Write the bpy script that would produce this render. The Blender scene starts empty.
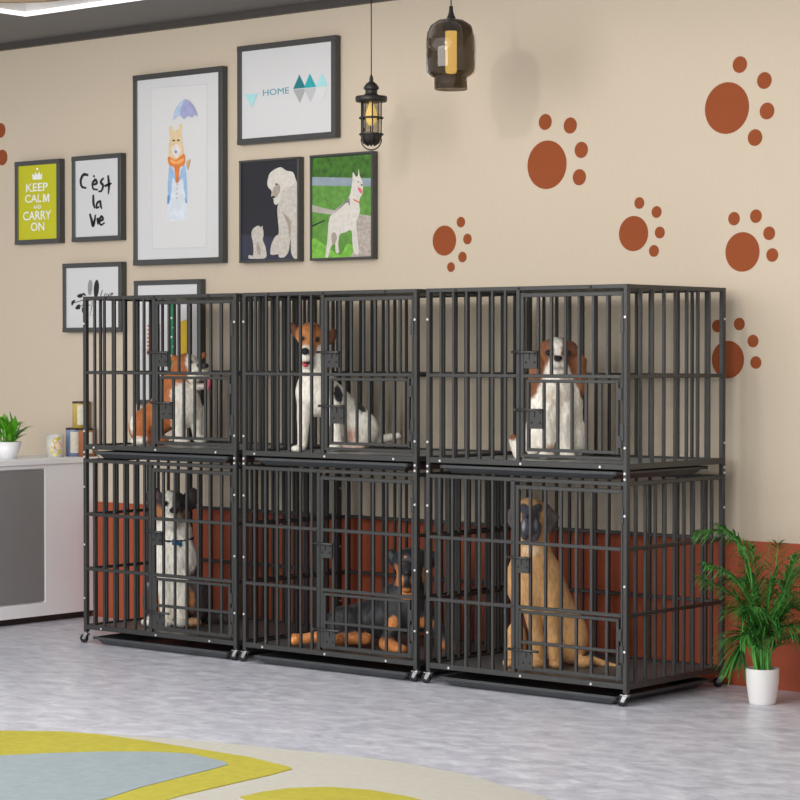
import bpy, math, random
import numpy as np
from mathutils import Vector, Matrix
random.seed(7)
C = bpy.context.scene.collection
R = math.radians

# ------------------------------------------------------------------ camera geometry
CF = 2320.807; YAW = .70189; PIT = -.01983; CP = np.array([8.884, -8.000, 1.4778])
fw = np.array([-math.sin(YAW)*math.cos(PIT), math.cos(YAW)*math.cos(PIT), math.sin(PIT)])
rt = np.array([math.cos(YAW), math.sin(YAW), 0.]); up = np.cross(rt, fw)
WALL = .862                                                # front face of the back wall
def ray(u, v): return fw + rt*(u-400)/CF - up*(v-400)/CF
def ony(u, v, Y): d = ray(u, v); return CP + d*(Y-CP[1])/d[1]
def onz(u, v, z): d = ray(u, v); return CP + d*(z-CP[2])/d[2]

# ------------------------------------------------------------------ materials
def lin(c):
    return tuple(((x/255)/12.92 if x/255 <= .04045 else ((x/255+.055)/1.055)**2.4) for x in c) + (1,)
MATS = {}
def mat(name, rgb, rough=.6, metal=0., var=.0, scale=20., bump=0., bscale=60., spec=.5, emit=None, coat=0.):
    if name in MATS: return MATS[name]
    m = bpy.data.materials.new(name); m.use_nodes = True; nt = m.node_tree; N = nt.nodes; L = nt.links
    b = N['Principled BSDF']; b.inputs['Roughness'].default_value = rough; b.inputs['Metallic'].default_value = metal
    b.inputs['Base Color'].default_value = lin(rgb); b.inputs['Specular IOR Level'].default_value = spec
    b.inputs['Coat Weight'].default_value = coat
    tc = N.new('ShaderNodeTexCoord')
    if var > 0:
        n = N.new('ShaderNodeTexNoise'); n.inputs['Scale'].default_value = scale; n.inputs['Detail'].default_value = 5
        L.new(tc.outputs['Object'], n.inputs['Vector'])
        r = N.new('ShaderNodeValToRGB'); c = lin(rgb)
        r.color_ramp.elements[0].color = tuple(x*(1-var) for x in c[:3])+(1,); r.color_ramp.elements[1].color = tuple(min(1, x*(1+var)) for x in c[:3])+(1,)
        r.color_ramp.elements[0].position = .3; r.color_ramp.elements[1].position = .7
        L.new(n.outputs['Fac'], r.inputs['Fac']); L.new(r.outputs['Color'], b.inputs['Base Color'])
    if bump > 0:
        n2 = N.new('ShaderNodeTexNoise'); n2.inputs['Scale'].default_value = bscale; n2.inputs['Detail'].default_value = 3
        L.new(tc.outputs['Object'], n2.inputs['Vector'])
        bp = N.new('ShaderNodeBump'); bp.inputs['Strength'].default_value = bump; bp.inputs['Distance'].default_value = .002
        L.new(n2.outputs['Fac'], bp.inputs['Height']); L.new(bp.outputs['Normal'], b.inputs['Normal'])
    if emit:
        b.inputs['Emission Color'].default_value = lin(rgb); b.inputs['Emission Strength'].default_value = emit
    MATS[name] = m; return m

STEEL = mat('black_powder_coated_steel', (46, 46, 45), .40, .0, .06, 30, .15, 400, .6)
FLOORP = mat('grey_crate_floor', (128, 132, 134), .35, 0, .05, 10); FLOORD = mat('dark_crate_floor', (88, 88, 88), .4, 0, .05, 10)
TRAYM = mat('black_tray', (62, 64, 66), .35, 0, .05, 20)
ZINC = mat('zinc_screw', (225, 225, 225), .3, .5, .02, 10)
CHROME = mat('zinc_fork', (190, 190, 190), .3, .8, .03, 40)
RUBBER = mat('black_rubber', (22, 22, 24), .5, 0, .1, 50)
HOLE = mat('dark_hole', (10, 10, 10), .7)
WHITE = mat('white_lacquer', (238, 238, 240), .35, 0, .02, 3)
FRAMEM = mat('charcoal_frame', (68, 68, 68), .35, .1, .04, 30)
PAPER = mat('white_paper', (204, 204, 205), .55, 0, .01, 6)
INK = mat('black_ink', (22, 22, 24), .7, 0, .05, 90)

# ------------------------------------------------------------------ mesh builder
class MB:
    def __init__(s): s.v = []; s.f = []; s.m = []; s.sm = []
    def add(s, vs, fs, mi=0, smooth=False):
        o = len(s.v); s.v += [tuple(map(float, p)) for p in vs]
        s.f += [tuple(i+o for i in f) for f in fs]; s.m += [mi]*len(fs); s.sm += [smooth]*len(fs); return s
    def box(s, x0, x1, y0, y1, z0, z1, mi=0):
        vs = [(x0,y0,z0),(x1,y0,z0),(x1,y1,z0),(x0,y1,z0),(x0,y0,z1),(x1,y0,z1),(x1,y1,z1),(x0,y1,z1)]
        return s.add(vs, [(0,3,2,1),(4,5,6,7),(0,1,5,4),(1,2,6,5),(2,3,7,6),(3,0,4,7)], mi)
    def bbox(s, x0, x1, y0, y1, z0, z1, b=.003, mi=0):      # box with chamfered long edges along its longest side
        d = [x1-x0, y1-y0, z1-z0]; k = d.index(max(d)); a, c = [i for i in range(3) if i != k]
        lo = [x0,y0,z0]; hi = [x1,y1,z1]; b = min(b, d[a]*.3, d[c]*.3)
        ring = [(lo[a]+b,lo[c]),(hi[a]-b,lo[c]),(hi[a],lo[c]+b),(hi[a],hi[c]-b),(hi[a]-b,hi[c]),(lo[a]+b,hi[c]),(lo[a],hi[c]-b),(lo[a],lo[c]+b)]
        vs = []
        for w in (lo[k], hi[k]):
            for p in ring:
                q = [0,0,0]; q[k] = w; q[a] = p[0]; q[c] = p[1]; vs.append(q)
        fs = [tuple(range(7,-1,-1)), tuple(range(8,16))]+[(i,(i+1)%8,8+(i+1)%8,8+i) for i in range(8)]
        if k == 1: fs = [tuple(reversed(f)) for f in fs]
        return s.add(vs, fs, mi)
    def tube(s, pts, r, n=8, mi=0, cap=True, smooth=True):
        pts = [Vector(p) for p in pts]; rs = r if isinstance(r, (list, tuple)) else [r]*len(pts)
        vs = []; prev = None
        for i, p in enumerate(pts):
            t = (pts[min(i+1,len(pts)-1)]-pts[max(i-1,0)]).normalized()
            a = prev if prev is not None else (Vector((0,0,1)) if abs(t.z) < .9 else Vector((1,0,0)))
            x = (a - t*a.dot(t)).normalized(); prev = x; y = t.cross(x)
            for k in range(n):
                an = 2*math.pi*k/n; vs.append(p+(x*math.cos(an)+y*math.sin(an))*rs[i])
        fs = [(i*n+k, i*n+(k+1)%n, (i+1)*n+(k+1)%n, (i+1)*n+k) for i in range(len(pts)-1) for k in range(n)]
        s.add(vs, fs, mi, smooth)
        if cap:
            o = len(s.v)-len(vs); s.f += [tuple(o+k for k in range(n-1,-1,-1)), tuple(o+(len(pts)-1)*n+k for k in range(n))]; s.m += [mi]*2; s.sm += [False]*2
        return s
    def lathe(s, prof, cx=0, cy=0, n=28, mi=0, smooth=True, cap0=False, cap1=False, axis='z', z0=0):
        vs = []
        for (r, h) in prof:
            for k in range(n):
                a = 2*math.pi*k/n
                if axis == 'z': vs.append((cx+r*math.cos(a), cy+r*math.sin(a), z0+h))
                elif axis == 'y': vs.append((cx+r*math.cos(a), cy+h, z0-r*math.sin(a)))
                else: vs.append((cx+h, cy+r*math.cos(a), z0+r*math.sin(a)))
        fs = [(i*n+k, i*n+(k+1)%n, (i+1)*n+(k+1)%n, (i+1)*n+k) for i in range(len(prof)-1) for k in range(n)]
        o = len(s.v); s.add(vs, fs, mi, smooth)
        if cap0: s.f.append(tuple(o+k for k in range(n-1,-1,-1))); s.m.append(mi); s.sm.append(False)
        if cap1: s.f.append(tuple(o+(len(prof)-1)*n+k for k in range(n))); s.m.append(mi); s.sm.append(False)
        return s
    def build(s, name, mats, parent=None, loc=None):
        me = bpy.data.meshes.new(name); me.from_pydata(s.v, [], s.f)
        for m in (mats if isinstance(mats, (list, tuple)) else [mats]): me.materials.append(m)
        me.polygons.foreach_set('material_index', s.m); me.polygons.foreach_set('use_smooth', s.sm); me.update()
        o = bpy.data.objects.new(name, me); C.objects.link(o)
        if parent: o.parent = parent
        if loc is not None: o.location = loc
        return o
def tag(o, label=None, cat=None, group=None, kind=None):
    for k, v in (('label', label), ('category', cat), ('group', group), ('kind', kind)):
        if v: o[k] = v
    return o
def empty(name, loc, rz=0):
    o = bpy.data.objects.new(name, None); C.objects.link(o); o.location = loc; o.rotation_euler = (0,0,rz); o.empty_display_size = .05; return o
def copy_tree(o, parent=None):
    c = o.copy(); C.objects.link(c); c.parent = parent
    for ch in o.children: copy_tree(ch, c)
    return c

# ------------------------------------------------------------------ the setting
def wall_mat():
    m = mat('beige_wall_paint', (202, 186, 163), .75, 0, .0); nt = m.node_tree; N = nt.nodes; L = nt.links; b = N['Principled BSDF']
    tc = N.new('ShaderNodeTexCoord'); mp = N.new('ShaderNodeMapping'); mp.inputs['Scale'].default_value = (60, 60, 4)
    n = N.new('ShaderNodeTexNoise'); n.inputs['Scale'].default_value = 3; n.inputs['Detail'].default_value = 4
    L.new(tc.outputs['Object'], mp.inputs['Vector']); L.new(mp.outputs['Vector'], n.inputs['Vector'])
    r = N.new('ShaderNodeValToRGB'); r.color_ramp.elements[0].color = lin((194,179,159)); r.color_ramp.elements[1].color = lin((200,186,166))
    L.new(n.outputs['Fac'], r.inputs['Fac']); L.new(r.outputs['Color'], b.inputs['Base Color'])
    return m
def floor_mat():
    m = mat('grey_marbled_floor', (180,180,186), .3); nt = m.node_tree; N = nt.nodes; L = nt.links; b = N['Principled BSDF']
    tc = N.new('ShaderNodeTexCoord'); mp = N.new('ShaderNodeMapping'); mp.inputs['Rotation'].default_value = (0,0,-YAW); mp.inputs['Scale'].default_value = (.9, 1.5, 1)
    L.new(tc.outputs['Object'], mp.inputs['Vector'])
    n = N.new('ShaderNodeTexNoise'); n.inputs['Scale'].default_value = 8.5; n.inputs['Detail'].default_value = 10; n.inputs['Roughness'].default_value = .66; n.inputs['Distortion'].default_value = .5
    L.new(mp.outputs['Vector'], n.inputs['Vector'])
    r = N.new('ShaderNodeValToRGB'); e = r.color_ramp.elements
    e[0].position = .32; e[0].color = lin((172,173,185)); e[1].position = .66; e[1].color = lin((224,226,234))
    x = e.new(.5); x.color = lin((201,202,212))
    L.new(n.outputs['Fac'], r.inputs['Fac']); L.new(r.outputs['Color'], b.inputs['Base Color'])
    n3 = N.new('ShaderNodeTexNoise'); n3.inputs['Scale'].default_value = 9; n3.inputs['Detail'].default_value = 5
    L.new(mp.outputs['Vector'], n3.inputs['Vector'])
    mr = N.new('ShaderNodeMapRange'); mr.inputs['To Min'].default_value = .22; mr.inputs['To Max'].default_value = .42
    L.new(n3.outputs['Fac'], mr.inputs['Value']); L.new(mr.outputs['Result'], b.inputs['Roughness'])
    return m
S_ = lambda o: tag(o, kind='structure')
S_(MB().box(-4, 6, WALL, WALL+.12, -.1, 3.45).build('wall_back', wall_mat()))
S_(MB().box(-4, 6, -4.6, WALL, -.1, 0).build('floor', floor_mat()))
RED = mat('rust_red_panel', (164, 80, 52), .6, 0, .03, 2.5, spec=.25)
S_(MB().box(-4, 6, WALL-.008, WALL, 0, .648).build('trim_1', RED))
DARKC = mat('dark_grey_ceiling', (112, 111, 110), .6, 0, .02, 3)
S_(MB().box(-4, 6, WALL-.035, WALL, 3.243, 3.28).build('trim_2', mat('dark_brown_moulding', (64, 60, 56), .5, 0, .03, 9)))
IN = .205; XI = -.67
sf = MB().box(XI, 6, IN, WALL+.12, 3.28, 3.45)
sf.box(-4, XI, -3, WALL+.12, 3.28, 3.45)
S_(sf.build('ceiling', DARKC))
led = MB().box(XI, 6, IN-.018, IN, 3.279, 3.30).box(XI, XI+.018, -3, IN-.018, 3.279, 3.30)
S_(MB().box(XI+.0, 6, IN-.012, IN, 3.301, 3.40).box(XI, XI+.012, -3, IN-.012, 3.301, 3.40).build('trim_4', mat('pale_recess_fascia', (226,224,222), .7, 0, .02, 2)))
S_(led.build('trim_3', mat('white_cove_strip', (240, 240, 240), .4, emit=1.0)))
S_(MB().box(XI, 6, -3, IN-.019, 3.40, 3.45).build('ceiling_recess', mat('pale_ceiling', (240, 238, 234), .7, 0, .02, 2)))

def ceiling_lamp():
    p = onz(15, 2.6, 3.30); d = Vector((fw[0], fw[1], 0)).normalized(); c = Vector((p[0], p[1], 0))-d*.42
    r_ = empty('ceiling_lamp', (c.x, c.y, 3.30)); tag(r_, 'round beige ceiling lamp with a gold rim, at the top left edge', 'lamp')
    MB().lathe([(0,0),(.40,0),(.40,.10),(0,.10)], n=64, smooth=False).build('diffuser', mat('beige_diffuser', (214,190,160), .6), r_)
    MB().lathe([(.40,-.004),(.412,-.004),(.412,.10),(.40,.10)], n=64, smooth=False).build('rim', mat('gold_rim', (176,146,92), .35, .4), r_)
ceiling_lamp()

# rug
def rug():
    root = empty('rug', (3.0, -3.2, 0))
    tag(root, 'cream rug with yellow and pale blue leaf shapes on the grey floor', 'rug')
    def poly(name, px, z0, z1, m, extra):
        pts = [onz(u, v, 0)[:2] for u, v in px]+extra
        # smooth closed outline through the points
        vs = [(x-3.0, y+3.2, z) for z in (z0, z1) for x, y in pts]; n = len(pts)
        mb = MB().add(vs, [tuple(range(n-1,-1,-1)), tuple(range(n, 2*n))]+[(i,(i+1)%n,n+(i+1)%n,n+i) for i in range(n)])
        return mb.build(name, m, root)
    cream = mat('cream_rug_pile', (183, 180, 170), .9, 0, .04, 40, .5, 300)
    yel = mat('yellow_rug_pile', (172, 163, 50), .9, 0, .08, 30, .5, 300)
    blu = mat('pale_blue_rug_pile', (144, 156, 162), .9, 0, .06, 30, .5, 300)
    cr = [(-60,738),(0,734),(60,734),(120,738),(200,744),(260,750),(330,757),(400,765),(470,779),(545,801),(620,835)]
    poly('rug_base', cr, 0, .012, cream, [(4.5,-3.9),(2.2,-4.3),(1.2,-3.2)])
    yl = [(-60,735),(0,734.2),(60,735),(100,738),(150,745),(200,753),(250,761),(290,771),(292,773),(270,779),(235,787),(180,800),(140,812),(-60,850)]
    poly('yellow_leaf', yl, .0122, .0145, yel, [])
    bl = [(-60,768),(0,760),(50,757.5),(100,756),(150,756),(190,758),(225,766),(228,769),(210,774),(175,783),(140,792),(110,802),(-60,840)]
    poly('blue_leaf', bl, .0146, .0165, blu, [])
    y2 = [(240,801),(262,796),(290,792),(330,791),(370,794),(410,801),(460,815),(300,830)]
    poly('yellow_leaf', y2, .0122, .0145, yel, [])
rug()

# ------------------------------------------------------------------ paw prints on the wall
PAWM = mat('terracotta_vinyl', (142, 74, 42), .8, 0, .03, 8, spec=.15)
PAWS = [([(3.3,2.574,.115),(3.367,2.762,.037),(3.493,2.682,.037),(3.507,2.547,.037),(3.446,2.434,.037)], 'large rust paw print high on the wall near the right edge'),
 ([(2.303,2.374,.115),(2.293,2.577,.038),(2.439,2.551,.038),(2.503,2.433,.038),(2.492,2.306,.038)], 'large rust paw print just right of the glass lamp'),
 ([(1.677,2.035,.074),(1.781,2.122,.026),(1.822,2.038,.026),(1.791,1.951,.026),(1.719,1.904,.024)], 'smallest rust paw print, right of the husky picture above the middle crates'),
 ([(2.799,2.032,.081),(2.831,2.171,.027),(2.926,2.126,.027),(2.944,2.032,.027),(2.912,1.949,.027)], 'small rust paw print above the middle of the upper right crate'),
 ([(3.383,1.931,.088),(3.339,2.08,.030),(3.452,2.087,.030),(3.52,2.009,.030),(3.536,1.913,.030)], 'rust paw print just above the top right corner of the crates'),
 ([(3.309,1.453,.084),(3.254,1.603,.028),(3.368,1.611,.028),(3.439,1.535,.028),(3.454,1.44,.028)], 'rust paw print partly hidden behind the side of the upper right crate'),
 ([(-1.79,2.702,.115),(-1.662,2.782,.043),(-1.648,2.624,.046)], 'rust paw print cut off by the left edge, above the yellow sign')]
for pads, lab in PAWS:
    x0, z0, _ = pads[0]; p = empty('paw_print', (x0, WALL, z0)); tag(p, lab, 'wall decal', 'rust paw prints on the beige wall')
    for i, (x, z, r) in enumerate(pads):
        MB().lathe([(r,-.0015),(r,0)], x-x0, 0, 36, axis='y', z0=z-z0, cap0=True, cap1=True, smooth=False).build('main_pad' if i == 0 else 'toe_pad', PAWM, p)

# ------------------------------------------------------------------ framed pictures
FD = .045; FY = WALL-FD; PY = FY+.008                       # frame front plane, print plane
def spline(pts, n=6, closed=True):
    P = [np.array(p, float) for p in pts]; m = len(P); out = []
    rng = range(m) if closed else range(m-1)
    for i in rng:
        if closed: a,b,c,d = P[(i-1)%m],P[i],P[(i+1)%m],P[(i+2)%m]
        else: a,b,c,d = P[max(i-1,0)],P[i],P[i+1],P[min(i+2,m-1)]
        for k in range(n):
            t = k/n; out.append(.5*((2*b)+(c-a)*t+(2*a-5*b+4*c-d)*t*t+(3*b-a-3*c+d)*t**3))
    if not closed: out.append(P[-1])
    return out
class Pic:
    def __init__(s, x0, x1, z0, z1, label, border=.026, pm=PAPER, mats=[]):
        s.x0, s.x1, s.z0, s.z1 = x0, x1, z0, z1; s.cx = (x0+x1)/2; s.cz = (z0+z1)/2
        s.root = empty('framed_picture', (s.cx, WALL, s.cz)); tag(s.root, label, 'picture', 'framed pictures on the back wall')
        a, b, c, d = x0-s.cx, x1-s.cx, z0-s.cz, z1-s.cz; y0 = -FD; B = border
        fr = MB()
        fr.bbox(a, b, y0, -.004, d-B, d, .002).bbox(a, b, y0, -.004, c, c+B, .002)
        fr.bbox(a, a+B, y0, -.004, c+B, d-B, .002).bbox(b-B, b, y0, -.004, c+B, d-B, .002)
        fr.box(a+.004, b-.004, -.004, 0, c+.004, d-.004)
        fr.build('frame', FRAMEM, s.root)
        s.B = B; s.mb = MB().box(a+B-.002, b-B+.002, y0+.008, -.005, c+B-.002, d-B+.002); s.mats = [pm]; s.layer = 0
    def mi(s, m):
        if m not in s.mats: s.mats.append(m)
        return s.mats.index(m)
    def loc(s, q):                                          # photo pixel -> print coordinates
        p = ony(q[0], q[1], PY); return (p[0]-s.cx, p[2]-s.cz)
    def shape(s, px, m, smooth=5, world=False, mb=None):
        s.layer += 1; y = -FD+.008-.00025*min(s.layer, 24)
        pts = px if world else [s.loc(q) for q in px]
        if smooth: pts = spline(pts, smooth)
        lx0, lx1 = s.x0-s.cx+s.B, s.x1-s.cx-s.B; lz0, lz1 = s.z0-s.cz+s.B, s.z1-s.cz-s.B
        pts = [(min(max(p[0], lx0), lx1), min(max(p[1], lz0), lz1)) for p in pts]
        ar = sum(pts[i][0]*pts[(i+1)%len(pts)][1]-pts[(i+1)%len(pts)][0]*pts[i][1] for i in range(len(pts)))
        if ar < 0: pts = pts[::-1]
        t = s.mb if mb is None else mb
        n = len(pts); mi = s.mi(m) if mb is None else 0
        t.add([(x, y, z) for x, z in pts]+[(x, y+.0003, z) for x, z in pts], [tuple(range(n))]+[(i, i+n, (i+1)%n+n, (i+1)%n) for i in range(n)], mi); return s
    def ell(s, u, v, a, b, m, mb=None):
        return s.shape([(u+a*math.cos(k*math.pi/6), v+b*math.sin(k*math.pi/6)) for k in range(12)], m, 2, mb=mb)
    def stroke(s, px, w, m, mb=None):                       # brush stroke of width w (pixels)
        pts = spline([s.loc(q) for q in px], 5, False); sc = .0052; L_ = []; R_ = []
        for i, p in enumerate(pts):
            t = pts[min(i+1,len(pts)-1)]-pts[max(i-1,0)]; t = t/(np.linalg.norm(t)+1e-9); nn = np.array([-t[1], t[0]])
            ww = w*sc*.5*(.55+.45*math.sin(math.pi*min(1, (i+1)/len(pts)*1.1))); L_.append(p+nn*ww); R_.append(p-nn*ww)
        y = -FD+.008-.0009; t = s.mb if mb is None else mb; n = len(pts)
        t.add([(x,y,z) for x,z in L_]+[(x,y,z) for x,z in R_], [(i, n+i, n+i+1, i+1) for i in range(n-1)], s.mi(m) if mb is None else 0)
    def done(s): s.print = s.mb.build('print', s.mats, s.root); return s
def text_part(name, txt, x0, x1, z0, z1, y, m, parent, thick=.0004, offset=.0):
    cu = bpy.data.curves.new('lettering', 'FONT'); cu.body = txt; cu.size = 1; cu.offset = offset; cu.extrude = .001; cu.resolution_u = 3
    o = bpy.data.objects.new('lettering', cu); C.objects.link(o); bpy.context.view_layer.update()
    me = bpy.data.meshes.new_from_object(o.evaluated_get(bpy.context.evaluated_depsgraph_get())); C.objects.unlink(o); bpy.data.objects.remove(o)
    v = np.array([p.co[:] for p in me.vertices]); lo, hi = v.min(0), v.max(0)
    for p, q in zip(me.vertices, v):
        p.co = (x0+(q[0]-lo[0])/(hi[0]-lo[0])*(x1-x0), y-(q[2]-lo[2])/(hi[2]-lo[2])*thick, z0+(q[1]-lo[1])/(hi[1]-lo[1])*(z1-z0))
    me.materials.clear(); me.materials.append(m)
    ob = bpy.data.objects.new(name, me); C.objects.link(ob); ob.parent = parent; return ob
def pxtext(P, txt, u0, v0, u1, v1, m, parent, offset=.0):
    a = P.loc((u0, v1)); b = P.loc((u1, v0)); return text_part('lettering', txt, a[0], b[0], P.loc(((u0+u1)/2, v1))[1], P.loc(((u0+u1)/2, v0))[1], -FD+.008-.0005, m, parent, offset=offset)

# 1 yellow sign
lime = mat('lime_yellow_print', (188, 186, 12), .5, 0, .01, 5); cw = mat('print_white', (232, 232, 226), .6)
P = Pic(-1.488, -1.102, 2.108, 2.586, 'framed lime yellow poster with a white crown and the words KEEP CALM AND CARRY ON', pm=lime)
def z1(x, y): return (x/3.2, y/3.2)
P.shape([z1(*q) for q in [(105,575),(102,556),(110,562),(113,549),(119,560),(126,548),(129,560),(135,554),(134,574)]], cw, 0)
P.ell(119.5/3.2, 541/3.2, 1.1, 1.2, cw)
P.done()
for t, a in (('KEEP',(84,586,153,612)),('CAL',(80,622,133,648)),('AND',(107,656,132,668)),('CARRY',(74,675,164,704)),('ON',(99,711,142,739))):
    pxtext(P, t, a[0]/3.2, a[1]/3.2, a[2]/3.2, a[3]/3.2, cw, P.print, .014)
mm = MB(); P.shape([z1(*q) for q in [(138,647),(138,621),(143.5,621),(148,636),(152.5,620),(158,620),(158,646),(153.5,646),(153.5,629),(149.5,645),(146.5,645),(142.5,630),(142.5,647)]], cw, 0, mb=mm); mm.build('lettering', cw, P.print)
# 2 c'est la vie
P = Pic(-.999, -.594, 2.109, 2.590, "black framed white print with the handwritten words C'est la vie").done()
def zz(l): return [(x/4.208, 150+y/4.208) for x, y in l]
lt = [([(372,106),(352,104),(340,128),(345,154),(364,160)],2.6),([(394,106),(398,116)],1.8),([(392,146),(408,140),(402,126),(390,140),(393,163),(412,167)],2.4),
 ([(437,118),(424,134),(434,150),(427,172),(414,174)],2.4),([(455,106),(459,150),(456,186)],2.6),([(440,152),(471,140)],2.),
 ([(393,188),(394,225),(400,246)],2.6),([(422,214),(409,224),(407,243),(419,238)],2.2),([(423,212),(424,232),(429,248)],2.4),
 ([(378,268),(386,296),(392,318),(399,294),(402,272)],3.),([(411,285),(413,314)],2.8),([(419,300),(434,292),(427,280),(418,298),(425,315),(441,306)],2.3)]
for j, word in enumerate((lt[:6], lt[6:9], lt[9:])):
    wm = MB(); [P.stroke(zz(l), w*1.45, INK, wm) for l, w in word]; wm.build('lettering', INK, P.print)
# 3 bear
P = Pic(-.496, .192, 1.964, 3.007, 'tall framed watercolour of a bear in a blue coat and orange scarf under an umbrella', .03)
def zb(l): return [(130+x/3.81, 60+y/3.81) for x, y in l]
mt = mat('mat_board_shadow_line', (196,196,197), .6); mt2 = mat('mat_board_inner', (208,208,208), .6)
P.shape(zb([(78,105),(296,90),(293,717),(84,722)]), mt, 0).shape(zb([(81,109),(293,94),(290,712),(87,717)]), mt2, 0)
wc = lambda n, c: mat('watercolour_'+n, c, .7, 0, .10, 35)
P.shape(zb([(150,400),(175,388),(210,395),(217,470),(216,540),(219,600),(180,615),(142,605),(143,540),(142,480)]), wc('pale_blue', (205,212,220)))
P.shape(zb([(152,398),(146,440),(144,500),(150,545),(158,505),(163,450),(178,472),(166,420)]), wc('blue', (150,180,212)))
P.shape(zb([(208,398),(215,430),(219,500),(218,545),(208,500),(200,450),(182,470),(196,420)]), wc('blue', (150,180,212)))
P.shape(zb([(144,515),(152,520),(150,545),(143,548)]), wc('deep_blue', (92,140,190)))
P.shape(zb([(210,520),(218,545),(212,540)]), wc('deep_blue', (92,140,190)))
P.shape(zb([(152,372),(149,330),(153,295),(150,270),(152,252),(162,256),(165,268),(183,266),(188,250),(197,242),(200,258),(196,280),(203,330),(206,372),(180,385)]), wc('fawn', (214,190,150)))
P.ell(130+177/3.81, 60+345/3.81, 4.2, 6.5, wc('muzzle', (218,208,204)))
P.ell(130+176/3.81, 60+350/3.81, 1.2, 1.5, wc('deep_blue', (92,140,190)))
P.ell(130+168/3.81, 60+307/3.81, 1.3, .8, INK); P.ell(130+186/3.81, 60+306/3.81, 1.3, .8, INK)
P.shape(zb([(147,368),(175,380),(206,358),(211,380),(205,402),(190,412),(186,460),(176,465),(170,412),(150,398)]), wc('orange', (214,120,50)))
P.shape(zb([(158,378),(178,386),(202,374),(204,386),(178,398),(156,388)]), wc('light_orange', (228,160,96)))
for k in range(4): P.ell(130+181/3.81, 60+(475+17*k)/3.81, .6, .6, wc('orange', (214,120,50)))
P.shape(zb([(217,392),(223,382),(231,380),(228,398),(221,418)]), wc('tan', (196,160,110)))
P.shape(zb([(211,150),(236,165),(251,190),(259,214),(246,208),(238,220),(222,212),(208,226),(194,212),(180,214),(167,230),(170,205),(184,175)]), wc('violet', (156,158,196)), 2)
P.shape(zb([(211,152),(196,180),(194,212),(181,213),(168,228),(172,205),(186,175)]), wc('sky', (168,190,214)), 2)
P.done()
# 4 HOME
P = Pic(.302, .997, 2.580, 3.099, 'wide framed print with the word HOME and teal triangles', .03)
def zh(l): return [(200+x/3.2, y/3.2) for x, y in l]
T = [mat('print_'+n, c, .6) for n, c in (('deep_teal',(22,112,122)),('teal',(30,158,164)),('pale_aqua',(160,210,214)),('mid_grey',(160,160,162)),('light_grey',(184,184,186)),('pale_grey',(206,206,207)))]
for k, (a, ya) in enumerate(((318,238),(352,235),(390,232))):
    P.shape(zh([(a-20,ya+47),(a+20,ya+43),(a,ya)]), T[k], 0); P.shape(zh([(a-20,ya+49),(a+2,ya+92),(a+21,ya+45)]), T[3+k], 0)
P.shape(zh([(144,302),(186,299),(166,345)]), T[2], 0)
P.done(); pxtext(P, 'HOME', 200+202/3.2, 283/3.2, 200+285/3.2, 303/3.2, mat('print_steel_teal', (58,142,160), .6), P.print, .0)
# 5 poodle
night = mat('photo_navy_backdrop', (24, 24, 34), .45, 0, .12, 3)
P = Pic(.315, .743, 1.958, 2.496, 'framed photograph of a white poodle looking down at a white puppy on black', .012, pm=night)
def zp(l): return [(235+x/5.333, 150+y/5.333) for x, y in l]
fur = mat('photo_white_fur', (188,181,172), .6, 0, .16, 60); fur2 = mat('photo_cream_fur', (158,146,134), .6, 0, .14, 60)
P.shape(zp([(25,450),(120,458),(334,470),(334,590),(25,600)]), mat('photo_slate_floor', (46,48,66), .5, 0, .2, 8), 0)
P.shape(zp([(262,130),(300,120),(322,150),(334,230),(336,575),(316,578),(300,545),(296,470),(286,540),(262,572),(236,572),(230,556),(200,560),(188,548),(196,500),(216,460),(234,440),(226,330),(232,280)]), fur)
P.shape(zp([(240,92),(275,110),(310,120),(322,165),(300,195),(262,205),(246,240),(238,275),(220,292),(208,282),(206,262),(194,248),(196,220),(176,195),(174,165),(190,120)]), mat('photo_bright_fur', (200,195,186), .6, 0, .10, 50))
P.shape(zp([(205,205),(232,180),(242,215),(222,250),(200,252)]), fur2)
P.shape(zp([(256,340),(282,400),(290,470),(300,420),(298,380),(272,345)]), fur2)
P.ell(235+205/5.333, 150+251/5.333, 2.0, 1.1, INK); P.ell(235+222/5.333, 150+182/5.333, 1.2, .8, INK)
P.shape(zp([(110,410),(128,404),(140,412),(148,404),(150,420),(154,450),(150,480),(164,520),(166,574),(110,580),(76,578),(76,560),(98,560),(98,500),(90,460),(92,430)]), fur)
P.shape(zp([(120,490),(135,520),(136,560),(118,540)]), fur2)
P.done()
# 6 husky
P = Pic(.820, 1.247, 1.957, 2.497, 'framed colour photograph of a white husky standing on grass by a hedge', .012, pm=mat('photo_lawn', (88,138,52), .5, 0, .25, 34))
P.shape(zp([(408,28),(728,8),(728,150),(408,148)]), mat('photo_hedge', (52,100,16), .5, 0, .5, 30), 0)
P.shape(zp([(408,28),(728,8),(728,22),(560,36),(408,44)]), mat('photo_shade', (28,44,24), .5, 0, .3, 20), 0)
P.shape(zp([(408,144),(728,150),(728,194),(408,190)]), mat('photo_grey_kerb', (134,148,158), .5, 0, .12, 26), 0)
P.shape(zp([(408,292),(480,312),(640,338),(728,352),(728,372),(600,356),(480,340),(408,330)]), mat('photo_stone_edge', (166,160,150), .5, 0, .2, 40), 0)
P.shape(zp([(655,345),(728,372),(728,570),(548,575),(640,500)]), mat('photo_gravel', (170,158,150), .5, 0, .25, 60), 0)
P.shape(zp([(408,470),(500,520),(560,560),(600,500),(630,520),(600,575),(408,580)]), mat('photo_bright_grass', (112,172,60), .5, 0, .25, 40))
P.shape(zp([(410,402),(480,372),(482,378),(412,410)]), INK, 0)
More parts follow.
